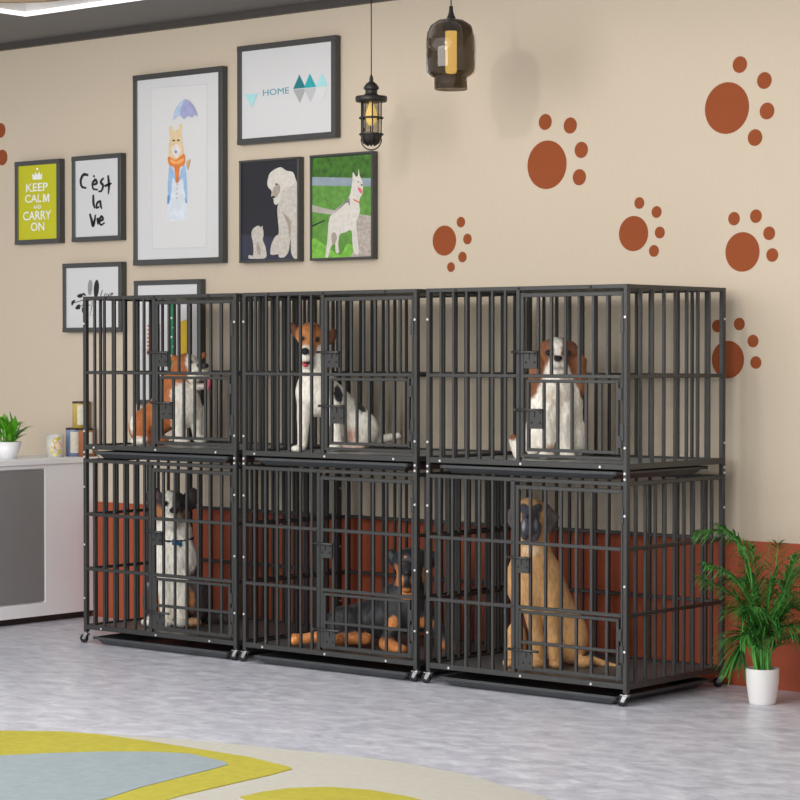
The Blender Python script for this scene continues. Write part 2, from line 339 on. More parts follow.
P.shape(zp([(628,160),(630,118),(645,140),(656,138),(660,102),(668,140),(684,180),(680,235),(668,255),(664,285),(668,330),(650,380),(652,440),(662,548),(640,552),(628,500),(622,430),(590,440),(562,450),(552,500),(556,545),(538,545),(534,490),(512,520),(498,570),(484,568),(494,480),(506,360),(560,300),(606,255),(620,215)]), mat('photo_husky_fur', (204,198,190), .6, 0, .10, 50), 3)
P.shape(zp([(510,352),(545,318),(600,262),(612,258),(612,300),(600,280),(560,312),(520,345)]), mat('photo_grey_fur', (120,116,118), .6, 0, .15, 60))
P.shape(zp([(516,450),(535,440),(545,470),(534,500),(520,500)]), fur2)
P.shape(zp([(656,200),(672,205),(680,222),(672,232),(660,215)]), mat('photo_pink', (210,90,110), .5))
P.ell(235+678/5.333, 150+186/5.333, .9, .9, INK); P.ell(235+659/5.333, 150+170/5.333, .8, .6, INK)
P.shape(zp([(636,262),(662,275),(662,282),(634,268)]), mat('photo_orange', (206,110,50), .5))
P.done()
# 7 love feathers
P = Pic(-1.078, -.592, 1.600, 1.989, 'framed white print with grey and black feathers and the handwritten word Love').done()
gi = mat('grey_ink', (140,138,136), .7, 0, .1, 60)
P.layer = 1
fm = MB(); P.shape([(88.6,294),(87.8,287),(89,281),(91,280),(92.5,284),(92,290),(90.8,295)], gi, mb=fm); fm.build('grey_feather', gi, P.print)
fm = MB(); P.shape([(94.5,297),(93.8,289),(95,282),(97.3,279.8),(99,284),(98.8,291),(97,297)], INK, mb=fm); fm.build('black_feather', INK, P.print)
fm = MB()
for q in ([(77,296),(81,293.5),(83,296),(80,298)],[(72,306),(71.5,302),(74,300),(75.5,300.5),(73.5,304)],[(75.5,309),(77,305.5),(80,304.5),(80,309)],[(82,310),(84,305),(86,309),(84,314)],[(82,294),(84.5,293),(86,296)]): P.shape(q, INK, mb=fm)
for q in ([(92,297),(92,306),(90,316)],[(74,303),(84,300),(91,301)],[(96,297),(95,306),(93,316)],[(79,307),(86,304),(91,306)]): P.stroke(q, .9, INK, fm)
fm.build('leaf_sprig', INK, P.print)
lm = MB()
for q in ([(103,290),(101.5,293),(101,297),(103.5,297)],[(106,293.5),(104.5,295),(105.5,297),(107,295.5),(106,293.5)],[(108,293.5),(108.8,296.5),(110,293)],[(111,295),(113,294),(112,293),(110.8,295),(112,297),(113.5,296)]): P.stroke(q, 1.1, INK, lm)
lm.build('lettering', INK, P.print)
# 8 colourful art
P = Pic(-.492, .025, 1.200, 1.880, 'framed print with green and yellow shapes behind the bulldog crate')
gr = mat('print_green', (24,128,78), .6, 0, .15, 30); ye = mat('print_mustard', (216,176,36), .6, 0, .08, 20); ro = mat('print_rust', (190,96,54), .6)
P.shape([(169,300),(175.5,302),(176,330),(175.5,360),(172,380),(168,372),(167.5,340),(168,315)], gr, 0)
P.shape([(179,322),(188,319),(190,345),(187,366),(181,364),(179.5,345)], ye, 0)
for k in range(5): P.ell(171.5+(k%2)*2, 318+k*9.5, .9, 1.1, cw)
for k in range(8):
    P.shape([(147,326+4*k),(150,324+4*k),(149,327+4*k)], ro, 0)
    P.shape([(158,326+4*k),(160.5,324.5+4*k),(160,327+4*k)], ro, 0)
P.done()

# ------------------------------------------------------------------ pendant lamps
def caged_lamp():
    r = empty('pendant_lamp', (1.602, .40, 2.45)); tag(r, 'small black caged lantern pendant with a clear filament bulb', 'lamp'); r.scale = (.8, .8, 1)
    z = lambda q: q-2.45
    MB().tube([(0,0,z(2.80)),(0,0,z(3.25))], .0035, 6).lathe([(.0,z(3.28)),(.045,z(3.28)),(.045,z(3.26)),(.01,z(3.255))], n=20).build('cable', RUBBER, r)
    iron = mat('blackened_iron', (52,50,48), .4, .5, .1, 60)
    MB().lathe([(.006,z(2.81)),(.012,z(2.795)),(.012,z(2.78)),(.032,z(2.768)),(.046,z(2.752)),(.046,z(2.742)),(.036,z(2.738)),(.036,z(2.722)),(.05,z(2.712)),(.094,z(2.708)),(.096,z(2.695)),(.092,z(2.682)),(.066,z(2.680)),(.0,z(2.682))], n=28).build('cap', iron, r)
    cg = MB()
    for k in range(6):
        a = k*math.pi/3+.3; x, y = .064*math.cos(a), .064*math.sin(a); cg.tube([(x,y,z(2.69)),(x,y,z(2.51)),(x*.8,y*.8,z(2.487)),(x*.3,y*.3,z(2.474))], .0042, 6)
    for h in (2.605, 2.527): cg.tube([(.070*math.cos(t*math.pi/12), .070*math.sin(t*math.pi/12), z(h)) for t in range(25)], .005, 6)
    cg.lathe([(.066,z(2.53)),(.06,z(2.505)),(.04,z(2.483)),(.0,z(2.474))], n=20)
    cg.build('cage', iron, r)
    t = [(.062*math.cos(a), .0, z(2.505)-.052*math.sin(a)) for a in np.linspace(0, math.pi, 14)]
    MB().tube([tuple(Matrix.Rotation(.6,3,'Z')@Vector(p)) for p in t], .0035, 6).build('ring', iron, r)
    gl = bpy.data.materials.new('smoked_jar'); gl.use_nodes = True; b = gl.node_tree.nodes['Principled BSDF']; b.inputs['Base Color'].default_value = lin((190,180,165)); b.inputs['Transmission Weight'].default_value = 1; b.inputs['Roughness'].default_value = .05; b.inputs['IOR'].default_value = 1.1
    MB().lathe([(.056,z(2.682)),(.056,z(2.54)),(.05,z(2.52)),(.0,z(2.505))], n=24).build('glass', gl, r)
    am = mat('warm_bulb', (226,196,120), .2, 0, emit=.9)
    bb = MB().lathe([(.012,z(2.68)),(.02,z(2.665)),(.036,z(2.635)),(.04,z(2.612)),(.034,z(2.588)),(.018,z(2.572)),(.0,z(2.566))], n=20)
    bb.build('bulb', am, r)
caged_lamp()
def glass_lamp():
    X, Y, Z = 2.294, .15, 2.68
    r = empty('pendant_lamp', (X, Y, Z)); tag(r, 'smoked glass jar pendant with a tall yellow tube bulb', 'lamp'); r.scale = (.86, .86, 1)
    z = lambda q: q-Z
    MB().tube([(0,0,z(3.03)),(0,0,z(3.39))], .0035, 6).lathe([(.0,z(3.40)),(.05,z(3.40)),(.05,z(3.38)),(.01,z(3.375))], n=20).build('cable', RUBBER, r)
    MB().lathe([(.0,z(3.045)),(.010,z(3.042)),(.011,z(3.02)),(.016,z(3.005)),(.026,z(2.985)),(.03,z(2.975)),(.044,z(2.968)),(.046,z(2.93)),(.0,z(2.93))], n=24).build('socket', mat('black_socket', (24,24,24), .4, .2), r)
    gl = bpy.data.materials.new('smoked_brown_glass'); gl.use_nodes = True; nt = gl.node_tree; N = nt.nodes; b = N['Principled BSDF']
    b.inputs['Base Color'].default_value = lin((138,126,108)); b.inputs['Transmission Weight'].default_value = .95; b.inputs['Roughness'].default_value = .06; b.inputs['IOR'].default_value = 1.06; b.inputs['Coat Weight'].default_value = .8; b.inputs['Coat Roughness'].default_value = .03
    tc = N.new('ShaderNodeTexCoord'); n = N.new('ShaderNodeTexNoise'); n.inputs['Scale'].default_value = 22
    bp = N.new('ShaderNodeBump'); bp.inputs['Strength'].default_value = .35; bp.inputs['Distance'].default_value = .01
    nt.links.new(tc.outputs['Object'], n.inputs['Vector']); nt.links.new(n.outputs['Fac'], bp.inputs['Height']); nt.links.new(bp.outputs['Normal'], b.inputs['Normal'])
    out = [(.03,2.985),(.07,2.978),(.108,2.955),(.128,2.92),(.133,2.885),(.133,2.765),(.128,2.745),(.108,2.728),(.09,2.720),(.088,2.668)]
    prof = [(a, z(h)) for a, h in out]+[(a-.002, z(h)) for a, h in out[::-1]]
    MB().lathe(prof, n=40).build('glass_shade', gl, r)
    MB().lathe([(.0,z(2.965)),(.026,z(2.962)),(.03,z(2.94)),(.03,z(2.755)),(.026,z(2.742)),(.0,z(2.738))], n=20).build('bulb', mat('yellow_tube_bulb', (232,202,120), .4, emit=3.2), r)
glass_lamp()

# ------------------------------------------------------------------ crates
W = 1.088; D = .765; PX = .020; PD = .025; BR = .0065
def screw(mb, x, y, z, ax='y', s=1):
    if ax == 'y': mb.lathe([(.0055,-.003),(.0055,0)], x, y, 10, axis='y', z0=z, cap0=True, cap1=True, smooth=False)
    else: mb.lathe([(.0055,0),(.0055,.003)], x, y, 10, axis='x', z0=z, cap0=True, cap1=True, smooth=False)
def latch(parent, x0, x1, zr, zb, xr0, xr1, mp):
    m = MB(); y = -.001
    m.bbox(x0, x1, y-.004, y, zb, zr-.006, .001).box(x0+.02, x0+.03, y-.008, y, zr-.03, zr+.006).box(x1-.02, x1-.01, y-.008, y, zr-.016, zr+.006)
    m.tube([(xr0, y-.010, zr), (xr1, y-.010, zr)], .0055, 8)
    m.box(xr0-.002, xr0+.008, y-.016, y-.001, zr-.006, zr+.006)
    for hx, hz_ in ((x0+.012, zb+.026), (x1-.012, zb+.026)): m.lathe([(.0055,-.0015),(.0055,0)], hx, y-.004, 10, 1, axis='y', z0=hz_, cap0=True, cap1=True, smooth=False)
    o = m.build('latch', [STEEL, HOLE], parent)
    return o
def crate(upper):
    root = empty('dog_crate', (0, 0, 0))
    if upper: z0, z1, rails, zpost0 = .992, 1.77, [1.383], .9425
    else: z0, z1, rails, zpost0 = .0716, .9422, [.660, .381], .058
    T = .018
    # posts
    for x in (0, W-PX):
        for y in (0, D-PD):
            p = MB().bbox(x, x+PX, y, y+PD, zpost0, z1, .002).build('corner_post', STEEL, root)
            zs = [1.632, 1.085, .977, .953] if upper else [.80, .505, .231]
            for zz_ in zs:
                if y == 0: m = MB(); screw(m, x+PX*.5, 0, zz_); m.build('screw', ZINC, p)
                elif x > 0: m = MB(); screw(m, x+PX, y+PD*.5, zz_, 'x'); m.build('screw', ZINC, p)
    # front panel
    f = MB(); a, b = PX, W-PX; y0, y1 = .002, .020; hb = T
    f.bbox(a, b, y0, y1, z1-T, z1, .002).bbox(a, b, y0, y1, z0, z0+.025, .002)
    if upper: bars = [.079,.151,.226,.298,.370,.441]; dv = .515
    else: bars = [.074,.146,.222,.298,.372,.443]; dv = .489
    for zr in rails: f.bbox(a, dv, y0, y1, zr-.008, zr+.008, .002)
    for x in bars: f.bbox(x-BR, x+BR, .004, .017, z0+.02, z1-.01, .0015)
    f.bbox(dv-.011, dv+.009, y0, y1+.003, z0+.02, z1-.01, .002)
    fo = f.build('front_panel', STEEL, root)
    for x in ((.08, .53, .95) if upper else (.13, .53, .905)): m = MB(); screw(m, x, y0, z0+.010); m.build('screw', ZINC, fo)
    if upper:
        for x in (.17, .52, .90): m = MB(); screw(m, x, y0, z1-.009); m.build('screw', HOLE, fo)
    # door
    d = MB(); dl, dr = dv+.014, 1.0565; dt = z1-.030; db = z0+.040
    y0d, y1d = 0., .018
    if not upper: dt = z1-.032
    d.bbox(dl, dl+.018, y0d, y1d, db, dt, .002).bbox(dr-.0, dr+.018-.008, y0d, y1d, db, dt, .002)
    d.bbox(dl+.018, dr, y0d, y1d, dt-.018, dt, .002).bbox(dl+.018, dr, y0d, y1d, db, db+.014, .002)
    if upper:
        fb, ft = 1.058, 1.368; fl, fr_ = .563, 1.045
        d.bbox(dl+.018, dr, y0d, y1d, 1.383-.008, 1.383+.008, .002)
        for x in [.62,.690,.765,.836,.91,.983]: d.bbox(x-BR, x+BR, y0d+.003, y1d-.002, 1.383, dt-.01, .0015)
        fbars = [.652,.725,.80,.875,.949]
    else:
        fb, ft = .108, .368; fl, fr_ = .522, 1.048
        for zr in rails: d.bbox(dl+.018, dr, y0d, y1d, zr-.008, zr+.008, .002)
        for x in [.579,.660,.743,.824,.903,.983]: d.bbox(x-BR, x+BR, y0d+.003, y1d-.002, .381, dt-.01, .0015)
        fbars = [.579,.660,.743,.824,.903,.983]
    do = d.build('door', STEEL, root)
    g = MB()
    g.bbox(fl, fl+.014, y0d-.001, y1d-.003, fb, ft, .002).bbox(fr_-.014, fr_, y0d-.001, y1d-.003, fb, ft, .002)
    g.bbox(fl+.014, fr_-.014, y0d-.001, y1d-.003, ft-.014, ft, .002).bbox(fl+.014, fr_-.014, y0d-.001, y1d-.003, fb, fb+.014, .002)
    if not upper: g.bbox(fl+.014, fr_-.014, y0d-.001, y1d-.003, .230-.007, .230+.007, .002)
    for x in fbars: g.bbox(x-BR, x+BR, y0d+.002, y1d-.004, fb+.01, ft-.01, .0015)
    g.build('feeding_door', STEEL, do)
    if upper:
        latch(do, .552, .622, 1.486, 1.415, .492, .630, 0); latch(do, .582, .652, 1.237, 1.156, .508, .656, 0)
        hz = [1.60, 1.15]; fhz = [1.31, 1.11]
    else:
        latch(do, .510, .580, .596, .530, .462, .592, 0); latch(do, .537, .600, .196, .116, .470, .635, 0)
        hz = [.80, .22]; fhz = [.30, .15]
    for q in hz: MB().box(dr-.002, W-PX+.004, -.004, 0, q-.035, q+.035).build('hinge', STEEL, do)
    for q in fhz: MB().box(fr_-.006, dr+.006, -.004, -.001, q-.025, q+.025).build('hinge', STEEL, do)
    # side and back panels
    for x0 in (0, W-PX):
        s = MB(); s.bbox(x0+.001, x0+.019, PD, D-PD, z1-T, z1, .002).bbox(x0+.001, x0+.019, PD, D-PD, z0, z0+.025, .002)
        for zr in rails: s.bbox(x0+.002, x0+.018, PD, D-PD, zr-.008, zr+.008, .002)
        ys = [.113+.088*k for k in range(7)] if upper else [.079+.0735*k for k in range(9)]
        for y in ys: s.bbox(x0+.003, x0+.017, y-BR, y+BR, z0+.02, z1-.01, .0015)
        s.build('side_panel', STEEL, root)
    s = MB(); y = D-.020
    s.bbox(PX, W-PX, y, y+.018, z1-T, z1, .002).bbox(PX, W-PX, y, y+.018, z0, z0+.025, .002)
    for zr in rails: s.bbox(PX, W-PX, y, y+.016, zr-.008, zr+.008, .002)
    nb = 13
    for k in range(1, nb+1): x = PX+(W-2*PX)*k/(nb+1); s.bbox(x-BR, x+BR, y+.002, y+.015, z0+.02, z1-.01, .0015)
    s.build('back_panel', STEEL, root)
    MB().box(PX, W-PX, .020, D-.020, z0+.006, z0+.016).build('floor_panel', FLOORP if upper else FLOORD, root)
    if upper: MB().box(PX, W-PX, .020, D-.020, z1-.010, z1-.004).build('top_panel', STEEL, root)
    # pull-out tray
    if upper: ta, tb, ty0, ty1, tz0, tz1 = .085, W-.05, -.004, .70, .949, .984
    else: ta, tb, ty0, ty1, tz0, tz1 = .085, W-.045, -.012, .72, .004, .041
    t = MB(); t.bbox(ta, tb, ty0, ty0+.012, tz1-.014, tz1, .003).bbox(ta, ta+.012, ty0, ty1, tz1-.014, tz1, .003).bbox(tb-.012, tb, ty0, ty1, tz1-.014, tz1, .003).bbox(ta, tb, ty1-.012, ty1, tz1-.014, tz1, .003)
    q = .045; lo = [(ta+.008,ty0+.008),(tb-.008,ty0+.008),(tb-.008,ty1-.008),(ta+.008,ty1-.008)]; l2 = [(ta+q,ty0+.03),(tb-q,ty0+.03),(tb-q,ty1-q),(ta+q,ty1-q)]
    t.add([(x,y,tz1-.006) for x,y in lo]+[(x,y,tz0) for x,y in l2], [(0,1,5,4),(1,2,6,5),(2,3,7,6),(3,0,4,7),(7,6,5,4)])
    t.add([(x,y,tz1-.004) for x,y in lo]+[(x,y,tz0+.003) for x,y in l2], [(4,5,1,0),(5,6,2,1),(6,7,3,2),(7,4,0,3),(4,5,6,7)])
    t.build('tray', TRAYM, root)
    if not upper:
        for x in (0, W-PX):
            for y in (0, D-PD):
                c = MB(); cx, cy = x+PX/2, y+PD/2; o = -.012 if True else 0
                c.lathe([(.006,.060),(.006,.052),(.014,.051),(.015,.046),(.0,.046)], cx, cy, 14)
                an = R(4); ca, sa = math.cos(an), math.sin(an)
                def tr(p): return (cx+o+p[0]*ca-p[1]*sa, cy+p[0]*sa+p[1]*ca, p[2])
                for sd in (-.012, .010):
                    vs = [tr((px_, sd+dy_, pz_)) for dy_ in (0,.002) for px_, pz_ in ((.002,.050),(.026,.050),(.004,.018),(-.010,.022))]
                    c.add(vs, [(0,1,2,3),(7,6,5,4),(0,4,5,1),(1,5,6,2),(2,6,7,3),(3,7,4,0)])
                c.add([tr(p) for p in [(-.012,-.012,.048),(.022,-.012,.048),(.022,.012,.048),(-.012,.012,.048),(-.012,-.012,.051),(.022,-.012,.051),(.022,.012,.051),(-.012,.012,.051)]], [(0,3,2,1),(4,5,6,7),(0,1,5,4),(1,2,6,5),(2,3,7,6),(3,0,4,7)])
                co = c.build('caster', CHROME, root)
                w = MB().lathe([(.010,-.009),(.021,-.009),(.0225,-.006),(.0225,.006),(.021,.009),(.010,.009)], 0, 0, 24, axis='y', z0=0, cap0=True, cap1=True)
                w.v = [tr((a_-.006, b_, c_+.0226)) for a_, b_, c_ in w.v]
                w.build('wheel', RUBBER, co)
    return root
XS = [0.0, 1.1297, 2.2716]
LAB = {(0,1):'black top left steel crate holding the bulldog', (1,1):'black top middle steel crate holding the terrier with a brown face',
 (2,1):'black top right steel crate holding the brown and white spaniel', (0,0):'black bottom left crate on casters, holding the dog with a blue tag',
 (1,0):'black bottom middle crate on casters, holding the lying black and tan dog', (2,0):'black bottom right crate on casters, holding the tall fawn dog'}
for upr in (0, 1):
    proto = crate(bool(upr)); zb_ = .9422 if upr else 0
    for ch in proto.children: ch.location = (0, 0, -zb_)
    for i, x in enumerate(XS):
        o = proto if i == 0 else copy_tree(proto)
        o.location = (x, 0, zb_); tag(o, LAB[(i, upr)], 'dog crate', 'upper row of dog crates' if upr else 'lower row of dog crates on casters')

# ------------------------------------------------------------------ cabinet and things on it
XC = -.83; CT = .902
def cabinet():
    r = empty('cabinet', (XC-.22, -.1, 0)); tag(r, 'long white low cabinet with a grey door, left of the crates', 'cabinet')
    ox, oy = XC-.22, -.1; y0, y1 = -1.1, WALL-.012; xb = XC-.44
    B_ = lambda a,b,c,d,e,f,name,m: MB().bbox(a-ox,b-ox,c-oy,d-oy,e,f,.004).build(name, m, r)
    B_(xb, XC+.012, y0, y1, CT-.032, CT, 'top', WHITE)
    body = MB()
    X0 = xb-ox; X1 = XC-ox
    body.box(X0, X1-.02, y0-oy, y1-oy, .04, CT-.032)
    body.box(X1-.02, X1, .470-oy, y1-oy, .04, CT-.032).box(X1-.02, X1, y0-oy, .470-oy, .04, .112).box(X1-.02, X1, y0-oy, .470-oy, CT-.052, CT-.032)
    body.build('body', WHITE, r)
    B_(XC-.017, XC-.006, -.35, .465, .120, CT-.060, 'door', mat('grey_cabinet_door', (130,130,130), .5, 0, .02, 8))
    B_(XC-.017, XC-.006, -1.08, -.355, .120, CT-.060, 'door', mat('grey_cabinet_door', (130,130,130), .5, 0, .02, 8))
    B_(xb+.03, XC-.05, y0+.02, y1-.001, 0, .04, 'plinth', mat('dark_plinth', (50,38,34), .6))
cabinet()
def can(u, v_base, v_top, Xc, w_px, cols, label, z0=CT, lid=True):
    d = ray(u, v_base); p = CP+d*(Xc-CP[0])/d[0]; s = (p-CP)@fw/CF
    h = (v_base-v_top)*s; rr = w_px*s/2
    r = empty('tin_can', (p[0], p[1], z0)); tag(r, label, 'can', 'decorative tins on the cabinet')
    m = mat(cols[0], cols[1], .4, 0, .03, 20)
    MB().lathe([(0,0),(rr,0),(rr,h-.008 if lid else h)]+([] if lid else [(rr-.004,h),(rr-.004,.01),(0,.01)]), n=32).build('body', m, r)
    if lid: MB().lathe([(rr+.001,h-.012),(rr+.002,h-.002),(rr-.004,h),(0,h)], n=32).build('lid', mat('dark_brown_lid', (52,38,34), .4), r)
    if len(cols) > 2:                                       # curved paper label facing the room
        a0, a1 = cols[4]; n = 12; vs = []
        for k in range(n+1):
            a = a0+(a1-a0)*k/n
            for hh in (h*.12, h*.86): vs.append(((rr+.001)*math.cos(a), (rr+.001)*math.sin(a), hh))
        MB().add(vs, [(2*k, 2*k+2, 2*k+3, 2*k+1) for k in range(n)], 0, True).build('paper_label', mat(cols[2], cols[3], .6, 0, .12, 60), r)
    return r, rr, h
XD = -.98
ga = -math.pi/2+YAW                                         # towards the viewer's side of the room
cup, cr_, ch_ = can(55, 455.5, 433, XD, 17, ('white_ceramic', (226,224,220)), 'white tin with yellow and orange flowers, standing on the cabinet', lid=False)
for (a, h, q, c, n) in ((.15,.72,.016,(222,196,60),'yellow'),(-.25,.33,.016,(224,204,110),'light_yellow'),(.5,.5,.024,(222,150,70),'orange'),(.5,.5,.012,(240,214,190),'blush'),(.62,.82,.012,(200,196,80),'lime'),(.72,.22,.012,(210,200,70),'lime'),(.1,.12,.012,(236,220,130),'pale_yellow')):
    aa = ga+a; vs = []; R0 = cr_+.0012+(.0006 if n == 'blush' else 0)
    for k in range(16):
        t = 2*math.pi*k/16; da = q*math.cos(t)/cr_; vs.append((R0*math.cos(aa+da), R0*math.sin(aa+da), min(max(h*ch_+q*math.sin(t), .002), ch_-.002)))
    MB().add(vs, [tuple(range(16))]).build('flower_dot', mat('dot_'+n, c, .5), cup)
_, _, TOPH = can(74.5, 454.5, 426, -.96, 17, ('dusty_blue_tin', (128,146,182), 'cream_label', (214,208,190), (ga-.35, ga+.75)), 'dusty blue tin with a cream label, beside the white flowered tin')
can(87, 453.5, 425, -.872, 17, ('rust_tin', (168,104,70), 'cream_label', (214,208,190), (ga-.2, ga+.8)), 'rust brown tin with a cream label, mostly hidden behind the crate post')
can(81, 428.5, 402, -.915, 17, ('mustard_tin', (196,170,84), 'cream_label', (214,208,190), (ga-.3, ga+.8)), 'mustard tin with a white label, stacked on top of the blue and rust tins', z0=CT+TOPH)

def leaf(mb, p0, d, L, w, droop=.3, mi=0, n=5, fold=.25):
    p = Vector(p0); d = Vector(d).normalized(); side = d.cross(Vector((0,0,1)));
    if side.length < .1: side = Vector((1,0,0))
    side.normalize(); vs = []; prof = [.25,.9,1,.75,.4,.03]
    for i in range(n+1):
        t = i/n; q = p+d*L*t+Vector((0,0,-droop*L*t*t)); ww = w*prof[min(i,5)]*.5; up_ = Vector((0,0,fold*ww))
        vs += [q-side*ww+up_, q, q+side*ww+up_]
    fs = []
    for i in range(n): a = 3*i; fs += [(a,a+1,a+4,a+3),(a+1,a+2,a+5,a+4)]
    mb.add(vs, fs, mi, True)
def small_plant():
    u = 8; d = ray(u, 457); p = CP+d*(-1.0-CP[0])/d[0]; s = (p-CP)@fw/CF
    r = empty('potted_plant', (p[0], p[1], CT)); tag(r, 'small green leafy plant in a white tapered pot on the cabinet', 'plant')
    MB().lathe([(0,0),(8.5*s,0),(14*s,17*s),(13*s,17*s),(12.5*s,14*s),(0,14*s)], n=4 if False else 32).build('pot', WHITE, r)
    MB().lathe([(12.3*s,14.2*s),(0,14.8*s)], n=16).build('soil', mat('potting_soil', (60,44,32), .9, 0, .3, 60), r)
    g = mat('fresh_green_leaf', (86,158,32), .45, 0, .25, 30)
    rnd = random.Random(3)
    for k in range(48):
        a = rnd.random()*6.28; e = rnd.uniform(.55, 1.5); mb = MB()
        L = rnd.uniform(.08,.16); b = (rnd.uniform(-.03,.03), rnd.uniform(-.03,.03), 14*s)
        st = Vector((math.cos(a)*math.cos(e)*.03, math.sin(a)*math.cos(e)*.03, rnd.uniform(.01,.09)))
        q = Vector(b)+st
        mb.tube([b, tuple(q)], .0018, 5)
        leaf(mb, q, (math.cos(a)*math.cos(e), math.sin(a)*math.cos(e), math.sin(e)), L, .034, .25)
        mb.build('leaf', g, r)
small_plant()

# palm
def palm():
    bx, by = 3.740, .455; s = (np.array([bx,by,.4])-CP)@fw/CF
    r = empty('potted_palm', (bx, by, 0)); tag(r, 'green areca palm in a white round pot on the floor, right of the crates', 'plant')
    h = 36*s
    MB().lathe([(0,0),(12.6*s,0),(13.5*s,.01),(16.2*s,h*.6),(16.6*s,h-.006),(16.3*s,h),(15.4*s,h),(15*s,h-.03),(0,h-.03)], n=40).build('pot', mat('white_matt_pot', (228,226,224), .4, 0, .01, 5), r)
    MB().lathe([(15*s,h-.028),(0,h-.022)], n=20).build('soil', mat('potting_soil', (60,44,32), .9, 0, .3, 60), r)
    g1 = mat('palm_green', (66,128,54), .42, 0, .5, 14); g2 = mat('palm_stem_green', (84,156,62), .5, 0, .2, 20)
    rx = Vector(rt); fwd = Vector((fw[0], fw[1], 0)).normalized()
    def at(u, v, dep=0): return rx*((u-766)*s) + Vector((0,0,(704.5-v)*s)) + fwd*dep
    rnd = random.Random(11)
    # (tip u,v), mid u,v, depth
    F = [((697,529),(742,545),.00),((712,522),(750,560),-.10),((700,560),(742,585),-.05),((699,577),(744,604),.05),((731,605),(752,612),-.1),
         ((733,632),(752,635),-.08),((736,652),(753,640),.04),((735,580),(752,590),.16),((784,543),(776,585),.0),((798,552),(785,592),-.1),((806,570),(788,600),.05),
         ((812,600),(788,612),-.05),((806,622),(786,626),-.12),((815,640),(790,640),.08),((760,548),(764,600),.12),((770,575),(768,610),-.18),((750,600),(760,620),-.2),((790,588),(780,612),-.2),((758,575),(762,610),.05)]
    for i, (tp, md, dp) in enumerate(F):
        m = MB(); ru = rnd.uniform(-9, 9); base = at(766+ru*.8, 672, rnd.uniform(-.03,.03)); mid = at(*md, dp*.5); tip = at(tp[0]+(9 if tp[0] < 740 else -3), tp[1]+3, dp)
        st = at(766+ru*1.1, 645 if md[1] < 635 else 655, 0)
        # quadratic through base, st, mid, tip
        pts = [Vector(q) for q in spline([tuple(base), tuple(st), tuple(mid), tuple(tip)], 8, False)]
        n = len(pts); m.tube([tuple(q) for q in pts], [.0065*(1-.8*k/n) for k in range(n)], 6, 1)
        Ls = sum((pts[k+1]-pts[k]).length for k in range(n-1)); k0 = 9
        for k in range(k0, n):
            for sub in (0, .33, .66):
                if k+sub >= n-.5: continue
                q = pts[k].lerp(pts[min(k+1,n-1)], sub)
                t = (k+sub-k0)/(n-k0); T = (pts[min(k+1,n-1)]-pts[k-1]).normalized()
                sd = T.cross(Vector((0,0,1)))
                if sd.length < .2: sd = rx.copy()
                sd.normalize(); sd = (sd*.75+fwd*rnd.uniform(-.3,.3)+rx*rnd.uniform(-.25,.25)).normalized()
                L = (.045+.115*math.sin(math.pi*min(1, .25+.75*t)))*rnd.uniform(.85,1.15)
                for sg in (-1, 1):
                    dd = (T*.85+sd*sg*.75+Vector((0,0,.28+rnd.uniform(-.1,.1)))).normalized()
                    leaf(m, q, dd, L, .0078, rnd.uniform(.3,.8), 0, 4, .3)
        leaf(m, pts[-1], T, .06, .008, .3, 0)
        m.build('frond', [g1, g2], r)
palm()

# ------------------------------------------------------------------ dogs (implicit surfaces meshed as one body each)
def coat_mat(name, rough=.75, bs=260):
    m = bpy.data.materials.new(name); m.use_nodes = True; nt = m.node_tree; N = nt.nodes; L = nt.links; b = N['Principled BSDF']
    at_ = N.new('ShaderNodeAttribute'); at_.attribute_name = 'coat'; tc = N.new('ShaderNodeTexCoord')
    mp = N.new('ShaderNodeMapping'); mp.inputs['Scale'].default_value = (1, 1, .3); L.new(tc.outputs['Object'], mp.inputs['Vector'])
    n = N.new('ShaderNodeTexNoise'); n.inputs['Scale'].default_value = 90; n.inputs['Detail'].default_value = 4; L.new(mp.outputs['Vector'], n.inputs['Vector'])
    mr = N.new('ShaderNodeMapRange'); mr.inputs['From Min'].default_value = .3; mr.inputs['From Max'].default_value = .7; mr.inputs['To Min'].default_value = .84; mr.inputs['To Max'].default_value = 1.3
    L.new(n.outputs['Fac'], mr.inputs['Value'])
    mx = N.new('ShaderNodeVectorMath'); mx.operation = 'SCALE'; L.new(at_.outputs['Color'], mx.inputs[0]); L.new(mr.outputs['Result'], mx.inputs['Scale'])
    L.new(mx.outputs['Vector'], b.inputs['Base Color']); b.inputs['Roughness'].default_value = rough
    bp = N.new('ShaderNodeBump'); bp.inputs['Strength'].default_value = .5; bp.inputs['Distance'].default_value = .004; L.new(n.outputs['Fac'], bp.inputs['Height']); L.new(bp.outputs['Normal'], b.inputs['Normal'])
    b.inputs['Sheen Weight'].default_value = .15
    return m
